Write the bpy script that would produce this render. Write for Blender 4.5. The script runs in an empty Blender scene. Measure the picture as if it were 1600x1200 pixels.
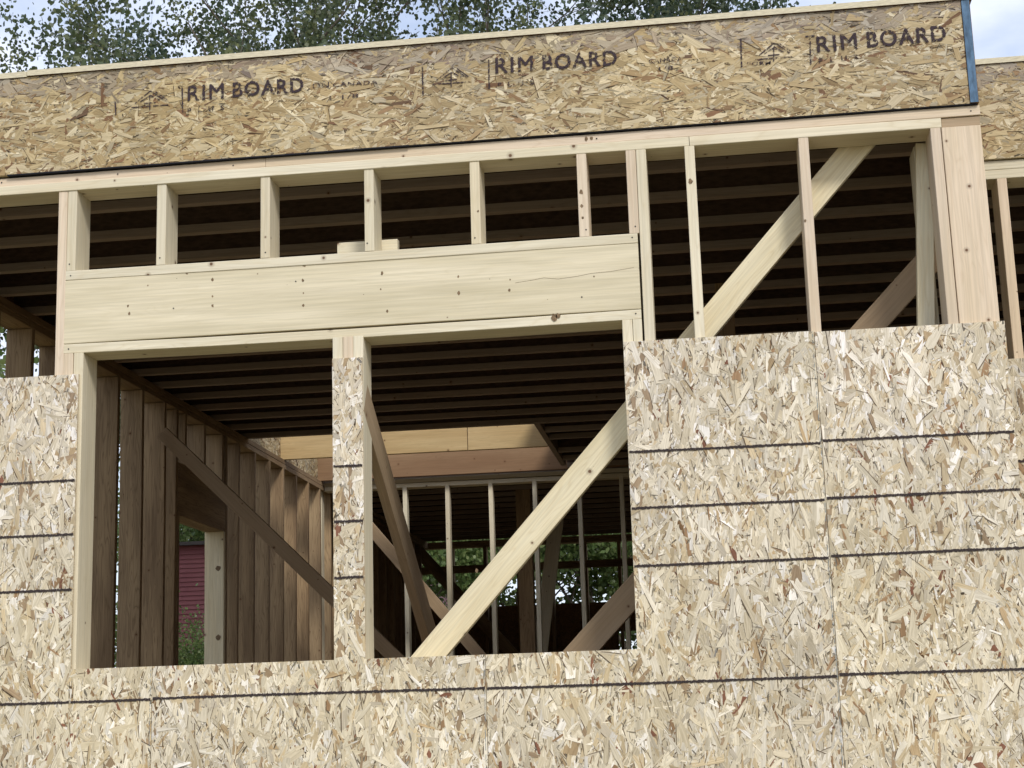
import bpy, bmesh, math, random
from mathutils import Vector, Matrix
sc = bpy.context.scene
R_ = math.radians

# ------------------------------------------------------------------ camera
CP = Vector((2.0406, -5.6745, 1.1076)); YAW, PIT, ROL, FPX = -0.122475, 0.206965, -0.030552, 2498.18
cy, sy, cp_, sp_ = math.cos(YAW), math.sin(YAW), math.cos(PIT), math.sin(PIT)
FW = Vector((sy*cp_, cy*cp_, sp_)); _r = Vector((cy, -sy, 0)); _u = _r.cross(FW)
RT = math.cos(ROL)*_r + math.sin(ROL)*_u; UP = -math.sin(ROL)*_r + math.cos(ROL)*_u
cam = bpy.data.objects.new('camera', bpy.data.cameras.new('camera'))
cam.data.sensor_width = 36; cam.data.lens = 36*FPX/1600; cam.data.clip_end = 3000; cam.data.clip_start = .05
cam.matrix_world = Matrix(((RT.x, UP.x, -FW.x, CP.x), (RT.y, UP.y, -FW.y, CP.y), (RT.z, UP.z, -FW.z, CP.z), (0, 0, 0, 1)))
sc.collection.objects.link(cam); sc.camera = cam

# ------------------------------------------------------------------ sky, sun, exposure
SUN_EL, SUN_AZ = R_(42), R_(152)          # azimuth clockwise from +Y: behind the camera, to the right
w = bpy.data.worlds.new('World'); sc.world = w; w.use_nodes = True
nt = w.node_tree; N = nt.nodes; L = nt.links
for n in list(N): N.remove(n)
out = N.new('ShaderNodeOutputWorld'); bg = N.new('ShaderNodeBackground'); bg.inputs['Strength'].default_value = .13
sky = N.new('ShaderNodeTexSky'); sky.sky_type = 'NISHITA'; sky.sun_disc = False
sky.sun_elevation = SUN_EL; sky.sun_rotation = SUN_AZ; sky.dust_density = 1.6; sky.air_density = 1.0; sky.ozone_density = 1.0
tc = N.new('ShaderNodeTexCoord'); mp = N.new('ShaderNodeMapping'); mp.inputs['Scale'].default_value = (1, 1, 2.2); mp.inputs['Location'].default_value = (3.1, .4, 1.7)
nz = N.new('ShaderNodeTexNoise'); nz.inputs['Scale'].default_value = 5.2; nz.inputs['Detail'].default_value = 7; nz.inputs['Roughness'].default_value = .55
cr = N.new('ShaderNodeValToRGB'); cr.color_ramp.elements[0].position = .36; cr.color_ramp.elements[0].color = (.38, .38, .38, 1); cr.color_ramp.elements[1].position = .60
mx = N.new('ShaderNodeMix'); mx.data_type = 'RGBA'
mx.inputs['B'].default_value = (5.0, 5.35, 6.3, 1)
L.new(tc.outputs['Generated'], mp.inputs['Vector']); L.new(mp.outputs[0], nz.inputs['Vector']); L.new(nz.outputs['Fac'], cr.inputs[0])
L.new(cr.outputs[0], mx.inputs['Factor']); L.new(sky.outputs[0], mx.inputs['A']); L.new(mx.outputs['Result'], bg.inputs['Color']); L.new(bg.outputs[0], out.inputs[0])
sl = bpy.data.lights.new('sun', 'SUN'); sl.energy = 1.5; sl.angle = R_(12); sl.color = (1, .965, .91)
so = bpy.data.objects.new('sun', sl); sc.collection.objects.link(so)
sd = Vector((math.sin(SUN_AZ)*math.cos(SUN_EL), math.cos(SUN_AZ)*math.cos(SUN_EL), math.sin(SUN_EL)))
so.rotation_euler = sd.to_track_quat('Z', 'Y').to_euler(); so.location = sd*60
sc.view_settings.view_transform = 'Standard'; sc.view_settings.look = 'None'
sc.view_settings.exposure = 0.60; sc.view_settings.gamma = 1
sc.cycles.max_bounces = 6; sc.cycles.diffuse_bounces = 4

# ------------------------------------------------------------------ helpers
def W(u, v, Y=0.):                        # a point of the photograph read off on the real plane y = Y
    d = FW*FPX + RT*(u-800) + UP*(600-v)
    return CP + d*((Y-CP.y)/d.y)
def WX(u, v, X):
    d = FW*FPX + RT*(u-800) + UP*(600-v)
    return CP + d*((X-CP.x)/d.x)
def srgb(r, g, b):
    f = lambda c: (c/255/12.92 if c/255 <= .04045 else ((c/255+.055)/1.055)**2.4)
    return (f(r), f(g), f(b), 1)
def thing(name, label, cat, loc=(0, 0, 0), group=None, kind=None):
    o = bpy.data.objects.new(name, None); sc.collection.objects.link(o)
    o.location = loc; o.empty_display_size = .2; tag(o, label, cat, group, kind); return o
def tag(o, label=None, cat=None, group=None, kind=None):
    if label: o['label'] = label
    if cat: o['category'] = cat
    if group: o['group'] = group
    if kind: o['kind'] = kind
    return o
def world_of(o):
    m = Matrix.LocRotScale(o.location, o.rotation_euler, o.scale)
    return world_of(o.parent) @ m if o.parent else m
def place(o, parent, M):
    sc.collection.objects.link(o)
    if parent: o.parent = parent; M = world_of(parent).inverted() @ M
    o.location, q, o.scale = M.decompose(); o.rotation_euler = q.to_euler()
    return o
def mesh_obj(name, verts, faces, mat, parent=None, M=Matrix()):
    me = bpy.data.meshes.new(name); me.from_pydata(verts, [], faces); me.materials.append(mat); me.update()
    return place(bpy.data.objects.new(name, me), parent, M)

rb = random.Random(7)
def board(name, a, b, wdt, thk, nrm, mat, parent=None, bow=.0026, cut0=0, cut1=0):
    """sawn timber from a to b; nrm = direction the thickness points along; eased long edges; cut = mitre offset"""
    a, b, nrm = Vector(a), Vector(b), Vector(nrm)
    ex = (b-a).normalized(); ez = (nrm - ex*nrm.dot(ex)).normalized(); ey = ez.cross(ex)
    Ln = (b-a).length; h, t, r = wdt/2, thk/2, min(.0028, thk*.2)
    prof = []
    for sy_, sz_, a0 in ((1, 1, 0), (-1, 1, 90), (-1, -1, 180), (1, -1, 270)):
        for k in range(3):
            an = R_(a0+45*k); prof.append((sy_*(h-r)+r*math.cos(an), sz_*(t-r)+r*math.sin(an)))
    n = 12; segs = 1 if Ln < .7 else 4
    by, bz = rb.uniform(-bow, bow), rb.uniform(-bow, bow)
    V, F = [], []
    for s in range(segs+1):
        f = s/segs; x = -Ln/2+Ln*f; q = 4*f*(1-f)
        for (py, pz) in prof:
            xx = x
            if s == 0: xx += cut0*(py/h)
            if s == segs: xx += cut1*(py/h)
            V.append((xx, py+by*q*min(Ln, 2.5), pz+bz*q*min(Ln, 2.5)))
    for s in range(segs):
        for k in range(n):
            k2 = (k+1) % n; F.append((s*n+k, s*n+k2, (s+1)*n+k2, (s+1)*n+k))
    F.append(tuple(reversed(range(n)))); F.append(tuple(segs*n+k for k in range(n)))
    M = Matrix(((ex.x, ey.x, ez.x, 0), (ex.y, ey.y, ez.y, 0), (ex.z, ey.z, ez.z, 0), (0, 0, 0, 1)))
    M.translation = (a+b)/2
    # faces wind outward for this frame
    return mesh_obj(name, V, [tuple(reversed(f)) for f in F] if False else F, mat, parent, M)
def stud(name, x0, x1, z0, z1, mat, parent, y0=0., y1=.14):
    return board(name, ((x0+x1)/2, (y0+y1)/2, z0), ((x0+x1)/2, (y0+y1)/2, z1), y1-y0, x1-x0, (1, 0, 0), mat, parent)
def plate(name, x0, x1, z0, z1, mat, parent, y0=0., y1=.14):
    return board(name, (x0, (y0+y1)/2, (z0+z1)/2), (x1, (y0+y1)/2, (z0+z1)/2), y1-y0, z1-z0, (0, 0, 1), mat, parent)

def mat_new(name):
    m = bpy.data.materials.new(name); m.use_nodes = True
    n = m.node_tree.nodes; b = n['Principled BSDF']; b.inputs['Roughness'].default_value = .8
    b.inputs['Specular IOR Level'].default_value = .25
    return m, n, m.node_tree.links, b
def nd(n, t, **k):
    x = n.new(t)
    for a_, v in k.items():
        if a_ in x.inputs.keys() if hasattr(x.inputs, 'keys') else False: x.inputs[a_].default_value = v
        else: setattr(x, a_, v)
    return x
def ramp(n, pts):
    r = n.new('ShaderNodeValToRGB'); e = r.color_ramp.elements
    while len(e) < len(pts): e.new(.5)
    for k, (p, c) in enumerate(pts): e[k].position = p; e[k].color = c
    return r
def mixc(n, l, f, a, b, blend='MIX'):
    m = n.new('ShaderNodeMix'); m.data_type = 'RGBA'; m.blend_type = blend
    for nm, v in (('Factor', f), ('A', a), ('B', b)):
        if isinstance(v, (int, float, tuple)): m.inputs[nm].default_value = v
        else: l.new(v, m.inputs[nm])
    return m.outputs['Result']

def lumber(name, base, dark, tint2, knot=srgb(92, 60, 38), knots=1., grain=1.):
    m, n, l, b = mat_new(name)
    tc = n.new('ShaderNodeTexCoord'); oi = n.new('ShaderNodeObjectInfo')
    vm = n.new('ShaderNodeVectorMath'); vm.operation = 'SCALE'; vm.inputs[0].default_value = (17.3, 5.1, 9.7); l.new(oi.outputs['Random'], vm.inputs['Scale'])
    ad = n.new('ShaderNodeVectorMath'); ad.operation = 'ADD'; l.new(tc.outputs['Object'], ad.inputs[0]); l.new(vm.outputs[0], ad.inputs[1])
    # long wavy warp
    ms = n.new('ShaderNodeMapping'); ms.inputs['Scale'].default_value = (1.3, 7, 7); l.new(ad.outputs[0], ms.inputs[0])
    warp = n.new('ShaderNodeTexNoise'); warp.inputs['Scale'].default_value = 1.; warp.inputs['Detail'].default_value = 3; l.new(ms.outputs[0], warp.inputs['Vector'])
    # cathedral rings
    mr = n.new('ShaderNodeMapping'); mr.inputs['Scale'].default_value = (.25, 9, 7); l.new(tc.outputs['Object'], mr.inputs[0])
    ml = n.new('ShaderNodeVectorMath'); ml.operation = 'MULTIPLY_ADD'; l.new(warp.outputs['Color'], ml.inputs[0]); ml.inputs[1].default_value = (.5, 1.1, 1.1); l.new(mr.outputs[0], ml.inputs[2])
    of = n.new('ShaderNodeVectorMath'); of.operation = 'ADD'; l.new(ml.outputs[0], of.inputs[0]); l.new(vm.outputs[0], of.inputs[1])
    wv = n.new('ShaderNodeTexNoise'); wv.inputs['Scale'].default_value = 3.2; wv.inputs['Detail'].default_value = 1.; l.new(of.outputs[0], wv.inputs['Vector'])
    mm = n.new('ShaderNodeMath'); mm.operation = 'MULTIPLY'; mm.inputs[1].default_value = 9.; l.new(wv.outputs['Fac'], mm.inputs[0])
    fr = n.new('ShaderNodeMath'); fr.operation = 'PINGPONG'; fr.inputs[1].default_value = .5; l.new(mm.outputs[0], fr.inputs[0])
    rg = ramp(n, [(.0, (0, 0, 0, 1)), (.3, (.25, .25, .25, 1)), (.5, (1, 1, 1, 1))]); l.new(fr.outputs[0], rg.inputs[0])
    # fine fibre
    mf = n.new('ShaderNodeMapping'); mf.inputs['Scale'].default_value = (3, 130, 130); l.new(ad.outputs[0], mf.inputs[0])
    fi = n.new('ShaderNodeTexNoise'); fi.inputs['Scale'].default_value = 1.; fi.inputs['Detail'].default_value = 4; l.new(mf.outputs[0], fi.inputs['Vector'])
    # broad stain
    mb = n.new('ShaderNodeMapping'); mb.inputs['Scale'].default_value = (1.1, 9, 9); l.new(ad.outputs[0], mb.inputs[0])
    br = n.new('ShaderNodeTexNoise'); br.inputs['Scale'].default_value = 1.; br.inputs['Detail'].default_value = 3; l.new(mb.outputs[0], br.inputs['Vector'])
    rb_ = ramp(n, [(.35, (0, 0, 0, 1)), (.68, (1, 1, 1, 1))]); l.new(br.outputs['Fac'], rb_.inputs[0])
    c = mixc(n, l, rb_.outputs[0], base, tint2)
    rt = ramp(n, [(0, (.86, .83, .80, 1)), (.5, (1, 1, 1, 1)), (1, (1.0, .95, .90, 1))]); l.new(oi.outputs['Random'], rt.inputs[0])
    c = mixc(n, l, 1., c, rt.outputs[0], 'MULTIPLY')
    g1 = n.new('ShaderNodeMath'); g1.operation = 'MULTIPLY'; g1.inputs[1].default_value = .30*grain; l.new(rg.outputs[0], g1.inputs[0])
    c = mixc(n, l, g1.outputs[0], c, dark)
    rf = ramp(n, [(.36, (.84, .84, .83, 1)), (.66, (1.03, 1.03, 1.03, 1))]); l.new(fi.outputs['Fac'], rf.inputs[0])
    c = mixc(n, l, .75, c, rf.outputs[0], 'MULTIPLY')
    # knots: flat 2-D cells over length and (width+thickness)
    sx = n.new('ShaderNodeSeparateXYZ'); l.new(ad.outputs[0], sx.inputs[0])
    s1 = n.new('ShaderNodeMath'); s1.operation = 'ADD'; l.new(sx.outputs[1], s1.inputs[0]); l.new(sx.outputs[2], s1.inputs[1])
    cx = n.new('ShaderNodeCombineXYZ'); l.new(sx.outputs[0], cx.inputs[0]); l.new(s1.outputs[0], cx.inputs[1])
    vo = n.new('ShaderNodeTexVoronoi'); vo.voronoi_dimensions = '2D'; vo.inputs['Scale'].default_value = 4.2; l.new(cx.outputs[0], vo.inputs['Vector'])
    sc_ = n.new('ShaderNodeSeparateColor'); l.new(vo.outputs['Color'], sc_.inputs[0])
    rad = n.new('ShaderNodeMath'); rad.operation = 'MULTIPLY'; rad.inputs[1].default_value = .075*knots; l.new(sc_.outputs[0], rad.inputs[0])
    dv = n.new('ShaderNodeMath'); dv.operation = 'DIVIDE'; l.new(vo.outputs['Distance'], dv.inputs[0]); l.new(rad.outputs[0], dv.inputs[1])
    rk = ramp(n, [(.0, (.95, .95, .95, 1)), (.28, (.9, .9, .9, 1)), (.42, (.35, .35, .35, 1)), (1., (0, 0, 0, 1))]); l.new(dv.outputs[0], rk.inputs[0])
    c = mixc(n, l, rk.outputs[0], c, knot)
    l.new(c, b.inputs['Base Color'])
    bp = n.new('ShaderNodeBump'); bp.inputs['Strength'].default_value = .25; bp.inputs['Distance'].default_value = .002
    l.new(fi.outputs['Fac'], bp.inputs['Height']); l.new(bp.outputs[0], b.inputs['Normal'])
    return m
CREAM = lumber('cream_spruce', srgb(228, 220, 196), srgb(200, 182, 144), srgb(218, 208, 180))
PINK = lumber('pinkish_fir', srgb(225, 209, 187), srgb(196, 170, 138), srgb(216, 199, 171))
HEADM = lumber('header_spruce', srgb(227, 216, 188), srgb(206, 192, 156), srgb(200, 189, 158), knots=.3, grain=.9)
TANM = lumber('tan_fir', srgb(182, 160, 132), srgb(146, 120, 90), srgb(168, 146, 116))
INNER = lumber('dimmed_interior_fir', srgb(176, 151, 116), srgb(102, 80, 56), srgb(134, 112, 86), grain=1.8)  # darker interior lumber; part of its brown stands for the low light indoors
YELLOW = lumber('yellow_pine', srgb(202, 180, 136), srgb(172, 142, 96), srgb(186, 160, 114))
REDFIR = lumber('reddish_fir', srgb(156, 128, 98), srgb(122, 92, 64), srgb(142, 112, 84))
FLANGE = lumber('flange_pine', srgb(170, 154, 140), srgb(134, 116, 102), srgb(156, 142, 128))
BRACE = lumber('brace_pine', srgb(228, 219, 190), srgb(198, 176, 132), srgb(218, 206, 172), grain=1.15)

def plain(name, col, rough=.8, nscale=20, amt=.25, streak=(1, 1, 1)):
    m, n, l, b = mat_new(name); b.inputs['Roughness'].default_value = rough
    tc = n.new('ShaderNodeTexCoord'); mp = n.new('ShaderNodeMapping'); mp.inputs['Scale'].default_value = streak; l.new(tc.outputs['Object'], mp.inputs[0])
    t = n.new('ShaderNodeTexNoise'); t.inputs['Scale'].default_value = nscale; t.inputs['Detail'].default_value = 5; l.new(mp.outputs[0], t.inputs['Vector'])
    r = ramp(n, [(.3, (1-amt, 1-amt, 1-amt, 1)), (.7, (1+amt, 1+amt, 1+amt, 1))]); l.new(t.outputs['Fac'], r.inputs[0])
    l.new(mixc(n, l, 1., col, r.outputs[0], 'MULTIPLY'), b.inputs['Base Color'])
    return m
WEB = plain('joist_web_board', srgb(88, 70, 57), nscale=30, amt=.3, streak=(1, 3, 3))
GAPBLACK = plain('gap_black', (.012, .013, .02, 1))  # near-black for the shade in the joint under the rim
BLUE = plain('blue_edge_paint', srgb(84, 110, 134), .7, nscale=26, amt=.4, streak=(3, 3, 1))
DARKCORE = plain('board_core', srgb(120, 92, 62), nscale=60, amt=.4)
RIMCORE = plain('rim_board_core', srgb(112, 84, 52), nscale=60, amt=.4)
EDGE = plain('board_edge', srgb(200, 184, 152), nscale=90, amt=.3, streak=(1, 1, 4))
NAIL = plain('nail_steel', (.02, .02, .022, 1), .5)

def flake_mat(name, satur=1.):
    m, n, l, b = mat_new(name); b.inputs['Roughness'].default_value = .72
    at = n.new('ShaderNodeAttribute'); at.attribute_name = 'flake'
    uv = n.new('ShaderNodeUVMap'); uv.uv_map = 'grain'
    mp = n.new('ShaderNodeMapping'); mp.inputs['Scale'].default_value = (14, 260, 1); l.new(uv.outputs[0], mp.inputs[0])
    t = n.new('ShaderNodeTexNoise'); t.inputs['Scale'].default_value = 1.; t.inputs['Detail'].default_value = 3; l.new(mp.outputs[0], t.inputs['Vector'])
    r = ramp(n, [(.34, (.74, .72, .68, 1)), (.62, (1.06, 1.06, 1.06, 1))]); l.new(t.outputs['Fac'], r.inputs[0])
    c = mixc(n, l, .85, at.outputs['Color'], r.outputs[0], 'MULTIPLY')
    l.new(c, b.inputs['Base Color'])
    return m
FLAKE = flake_mat('strand_flakes')

# ------------------------------------------------------------------ oriented strand board: real flakes
def clip(poly, x0, x1, z0, z1):
    for ax, lim, s in ((0, x0, 1), (0, x1, -1), (1, z0, 1), (1, z1, -1)):
        o = []
        for i in range(len(poly)):
            p, q = poly[i-1], poly[i]
            dp, dq = s*(p[ax]-lim), s*(q[ax]-lim)
            if (dp >= 0) != (dq >= 0):
                t = dp/(dp-dq); o.append(tuple(p[k]+(q[k]-p[k])*t for k in range(4)))
            if dq >= 0: o.append(q)
        poly = o
        if len(poly) < 3: return None
    return poly
PALE = [(srgb(222, 211, 184), 34), (srgb(211, 198, 168), 26), (srgb(231, 222, 200), 16), (srgb(202, 184, 148), 13), (srgb(200, 189, 166), 8),
        (srgb(184, 160, 122), 4), (srgb(158, 128, 94), 1.4), (srgb(136, 94, 72), .8), (srgb(240, 234, 220), 7), (srgb(164, 142, 112), 5)]
TANP = [(srgb(192, 173, 132), 28), (srgb(177, 156, 115), 24), (srgb(206, 190, 154), 17), (srgb(163, 139, 100), 12), (srgb(178, 165, 136), 10),
        (srgb(150, 122, 88), 4), (srgb(132, 100, 72), 2), (srgb(218, 205, 172), 7), (srgb(116, 92, 70), 1.5)]
def flakes(name, rects, yface, parent, pal, vertical, dens, seed, core, thick=.011, top_wear=None):
    """rects: (x0,x1,z0,z1) making up the board; the core is a solid slab, the flakes lie on its street face"""
    rnd = random.Random(seed)
    V, F, UV, COL, MI = [], [], [], [], []
    def face(idx, uvs, col, mi):
        F.append(idx); UV.extend(uvs); COL.extend([col]*len(idx)); MI.append(mi)
    for (x0, x1, z0, z1) in rects:                       # slab
        b = len(V); ya, yb = yface+.0016, yface+thick
        V += [(x0, ya, z0), (x1, ya, z0), (x1, ya, z1), (x0, ya, z1), (x0, yb, z0), (x1, yb, z0), (x1, yb, z1), (x0, yb, z1)]
        for q, mi in (((0, 1, 2, 3), 0), ((5, 4, 7, 6), 0), ((4, 0, 3, 7), 2), ((1, 5, 6, 2), 2), ((3, 2, 6, 7), 2), ((4, 5, 1, 0), 2)):
            face([b+k for k in q], [(0, 0)]*4, (.3, .2, .12, 1), mi)
    cols = [c for c, n_ in pal for _ in range(int(n_*5))]
    X0, X1 = min(r[0] for r in rects), max(r[1] for r in rects); Z0, Z1 = min(r[2] for r in rects), max(r[3] for r in rects)
    area = (X1-X0)*(Z1-Z0)
    cnt = int(area*dens)
    for i in range(cnt):
        f = i/cnt
        cx, cz = rnd.uniform(X0-.03, X1+.03), rnd.uniform(Z0-.03, Z1+.03)
        big = rnd.random()
        if f < .72:
            Lg = rnd.uniform(.025, .105)*(1.3 if big > .85 else 1); Wd = rnd.choice((rnd.uniform(.004, .012), rnd.uniform(.007, .018), rnd.uniform(.014, .040)))
        else:
            Lg = rnd.uniform(.008, .045); Wd = rnd.uniform(.0018, .007)
        giant = .30 < f < .97 and rnd.random() < .022
        if giant: Lg = rnd.uniform(.08, .16); Wd = rnd.uniform(.018, .042)
        if not any(r[0]-Lg < cx < r[1]+Lg and r[2]-Lg < cz < r[3]+Lg for r in rects): continue
        an = rnd.gauss(0, .42) if rnd.random() < .8 else rnd.uniform(-1.57, 1.57)
        if vertical: an += math.pi/2
        ca, sa = math.cos(an), math.sin(an)
        h, w2 = Lg/2, Wd/2
        j = lambda a_: rnd.uniform(-a_, a_)
        pts = [(-h+j(.25*Wd), -w2*rnd.uniform(.75, 1)), (-h*.3, -w2*rnd.uniform(.85, 1.1)), (h*.5, -w2*rnd.uniform(.85, 1.1)), (h+j(.3*Wd), -w2*rnd.uniform(.7, 1)), (h+j(.3*Wd), w2*rnd.uniform(-.3, .3)),
               (h+j(.3*Wd), w2*rnd.uniform(.6, 1)), (h*.2, w2*rnd.uniform(.85, 1.1)), (-h*.5, w2*rnd.uniform(.85, 1.1)), (-h+j(.35*Wd), w2*rnd.uniform(.7, 1)), (-h+j(.3*Wd), w2*rnd.uniform(-.3, .3))]
        tx, tz = rnd.gauss(0, .018), rnd.gauss(0, .075)
        y = yface + .0011*(1-f) + rnd.uniform(-.0003, .0003)
        poly = [(cx+px*ca-pz*sa, cz+px*sa+pz*ca, px, pz) for px, pz in pts]
        c = rnd.choice(cols); k = rnd.uniform(.80, 1.16)
        if giant: c = rnd.choice(pal[:3])[0]; k = rnd.uniform(.92, 1.06)
        if f >= .72 and not giant and rnd.random() < .42: k *= rnd.uniform(.22, .58)          # some small fines darkened at random
        if top_wear is not None and cz > top_wear + .02*math.sin(cx*5.) + .02*math.sin(cx*13.+1) and rnd.random() < .75:
            g = .30; c = (c[0]*.5+.42*g*1.1, c[1]*.5+.39*g*1.05, c[2]*.5+.36*g*1.05, 1)   # greyed, weathered upper band
        k *= .97+.07*math.sin(cx*4.1+seed*1.3)*math.sin(cz*5.3+seed)+.03*math.sin(cx*11+cz*9) + ((seed*37) % 5-2)*.014
        rg_ = .5+.5*math.sin(cx*2.3+seed)*math.sin(cz*3.1+cx*1.1+seed*2)          # boards vary from greyish to yellower areas
        c = (c[0]*k*(1-.02*rg_), c[1]*k*(1-.04*rg_), c[2]*k*(1.07-.14*rg_), 1)
        if not vertical: c = (c[0]*.97, c[1]*.97, c[2]*.96, 1)
        sliv = None
        if f > .25 and rnd.random() < .55:                                       # shade painted as a dark sliver along one strand edge
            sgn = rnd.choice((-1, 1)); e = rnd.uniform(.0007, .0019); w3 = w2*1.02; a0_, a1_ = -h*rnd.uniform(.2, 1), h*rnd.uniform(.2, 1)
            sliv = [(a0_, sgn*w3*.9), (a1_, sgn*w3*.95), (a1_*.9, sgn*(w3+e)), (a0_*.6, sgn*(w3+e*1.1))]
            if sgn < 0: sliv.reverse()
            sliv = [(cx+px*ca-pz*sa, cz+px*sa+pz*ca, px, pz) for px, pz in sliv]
        ou, ov = rnd.uniform(0, 50), rnd.uniform(0, 50)
        for r in rects:
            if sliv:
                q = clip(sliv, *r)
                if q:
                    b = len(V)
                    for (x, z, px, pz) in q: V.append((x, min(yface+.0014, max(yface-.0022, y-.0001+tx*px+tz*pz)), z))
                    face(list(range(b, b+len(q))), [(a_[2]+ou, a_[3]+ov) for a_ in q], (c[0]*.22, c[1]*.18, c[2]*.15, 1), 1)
            q = clip(poly, *r)
            if not q: continue
            b = len(V)
            for (x, z, px, pz) in q: V.append((x, min(yface+.0014, max(yface-.0022, y+tx*px+tz*pz)), z))
            idx = list(range(b, b+len(q)))
            face(idx, [(a_[2]+ou, a_[3]+ov) for a_ in q], c, 1)
    me = bpy.data.meshes.new(name); me.from_pydata(V, [], F)
    for m in (core, FLAKE, EDGE): me.materials.append(m)
    me.polygons.foreach_set('material_index', MI)
    ul = me.uv_layers.new(name='grain'); ul.data.foreach_set('uv', [c for uv in UV for c in uv])
    ca_ = me.color_attributes.new('flake', 'FLOAT_COLOR', 'CORNER'); ca_.data.foreach_set('color', [c for cc in COL for c in cc])
    me.update()
    return place(bpy.data.objects.new(name, me), parent, Matrix())

def ink_material(name, cut, scale, col=(.02, .016, .018, 1)):
    m, n, l, b = mat_new(name); b.inputs['Base Color'].default_value = col; b.inputs['Roughness'].default_value = .9
    tc = n.new('ShaderNodeTexCoord'); t = n.new('ShaderNodeTexNoise'); t.inputs['Scale'].default_value = scale; t.inputs['Detail'].default_value = 4; t.inputs['Roughness'].default_value = .7
    g = n.new('ShaderNodeNewGeometry'); l.new(g.outputs['Position'], t.inputs['Vector'])
    r = ramp(n, [(cut-.05, (1, 1, 1, 1)), (cut+.07, (0, 0, 0, 1))]); l.new(t.outputs['Fac'], r.inputs[0]); l.new(r.outputs[0], b.inputs['Alpha'])
    return m
LINEINK = ink_material('guide_line_ink', .63, 150, (.045, .034, .032, 1))
INK = ink_material('stamp_ink', .535, 75, (.05, .035, .04, 1))
INKF = ink_material('faint_stamp_ink', .56, 75, (.06, .042, .045, 1))
CHALK = ink_material('blue_chalk', .50, 60, (.22, .27, .30, 1))
def guide_line(x0, x1, z, parent, yf, seed, dz=0.):
    r = random.Random(seed); n_ = int((x1-x0)/.004)+1; V = []; F = []
    w_ = .0048; ph = r.uniform(0, 6)
    for i in range(n_+1):
        x = x0+(x1-x0)*i/n_; zz = z+dz*(i/n_) + .0012*math.sin(x*3+ph)
        V += [(x, yf, zz-w_*r.uniform(.55, 1.25)), (x, yf, zz+w_*r.uniform(.55, 1.25))]
    for i in range(n_): F.append((2*i, 2*i+2, 2*i+3, 2*i+1))
    return mesh_obj('guide_line', V, F, LINEINK, parent)
def chalk_line(x, z0, z1, parent, yf, seed, wd=.0011):
    r = random.Random(seed); V = []; F = []; n_ = 60
    for i in range(n_+1):
        z = z0+(z1-z0)*i/n_; xx = x+.0015*math.sin(z*9+seed)
        V += [(xx-wd*r.uniform(.4, 1.2), yf, z), (xx+wd*r.uniform(.4, 1.2), yf, z)]
    for i in range(n_): F.append((2*i, 2*i+1, 2*i+3, 2*i+2))
    return mesh_obj('chalk_line', V, F, CHALK, parent)

def text_mesh(name, s, p0, p1, cap, mat, parent, yf, bold=.0, sx=None):
    """lettering printed on the board face from p0 (baseline start) to p1 (baseline end)"""
    cu = bpy.data.curves.new('lettering', 'FONT'); cu.body = s; cu.offset = bold; cu.space_character = 1.14; cu.size = 1.; cu.resolution_u = 4
    to = bpy.data.objects.new('lettering', cu); sc.collection.objects.link(to)
    dg = bpy.context.evaluated_depsgraph_get(); me = bpy.data.meshes.new_from_object(to.evaluated_get(dg))
    bpy.data.objects.remove(to); me.name = name
    xs = [v.co.x for v in me.vertices]; ys = [v.co.y for v in me.vertices]
    x0, x1, y0, y1 = min(xs), max(xs), min(ys), max(ys)
    d = p1-p0; Ln = math.hypot(d.x, d.z); ca, sa = d.x/Ln, d.z/Ln
    for v in me.vertices:
        a_ = (v.co.x-x0)/(x1-x0)*Ln; b_ = (v.co.y-y0)/(y1-y0)*cap
        v.co = (p0.x+a_*ca-b_*sa, yf, p0.z+a_*sa+b_*ca)
    if cap > .04:                                       # heavy stamp: thicken the strokes
        bm = bmesh.new(); bm.from_mesh(me)
        for dx, dz in ((.003, .0), (.0015, .0022)):
            bm.faces.ensure_lookup_table()
            g_ = bmesh.ops.duplicate(bm, geom=bm.faces[:len(me.polygons)])['geom']
            for v in g_:
                if isinstance(v, bmesh.types.BMVert): v.co += Vector((dx, -.00012 if dz else -.00006, dz))
            bm.faces.ensure_lookup_table()
        bm.to_mesh(me); bm.free()
    me.materials.clear(); me.materials.append(mat)
    return place(bpy.data.objects.new(name, me), parent, Matrix())
def strokes(name, segs, wd, mat, parent, yf):
    V, F = [], []
    for k, (a, b) in enumerate(segs):
        d = (b-a); d.y = 0; d.normalize(); n_ = Vector((-d.z, 0, d.x))*wd/2; i = len(V)
        for q in (a-n_, b-n_, b+n_, a+n_): V.append((q.x, yf-.00004*k, q.z))
        F.append((i, i+1, i+2, i+3))
    return mesh_obj(name, V, F, mat, parent)

# ------------------------------------------------------------------ ground
FLOOR = .477
GM, n, l, b = mat_new('dirt_and_grass')
tc = n.new('ShaderNodeTexCoord'); t1 = n.new('ShaderNodeTexNoise'); t1.inputs['Scale'].default_value = .35; t1.inputs['Detail'].default_value = 8
t2 = n.new('ShaderNodeTexNoise'); t2.inputs['Scale'].default_value = 9; t2.inputs['Detail'].default_value = 8
l.new(tc.outputs['Object'], t1.inputs['Vector']); l.new(tc.outputs['Object'], t2.inputs['Vector'])
r1 = ramp(n, [(.45, srgb(134, 118, 94)), (.6, srgb(84, 96, 52))]); l.new(t1.outputs['Fac'], r1.inputs[0])
r2 = ramp(n, [(.3, (.6, .6, .6, 1)), (.7, (1.2, 1.2, 1.2, 1))]); l.new(t2.outputs['Fac'], r2.inputs[0])
l.new(mixc(n, l, 1., r1.outputs[0], r2.outputs[0], 'MULTIPLY'), b.inputs['Base Color'])
g = mesh_obj('ground', [(-400, -300, -.5), (400, -300, -.5), (400, 500, -.5), (-400, 500, -.5)], [(0, 1, 2, 3)], GM); tag(g, kind='structure')

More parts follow.
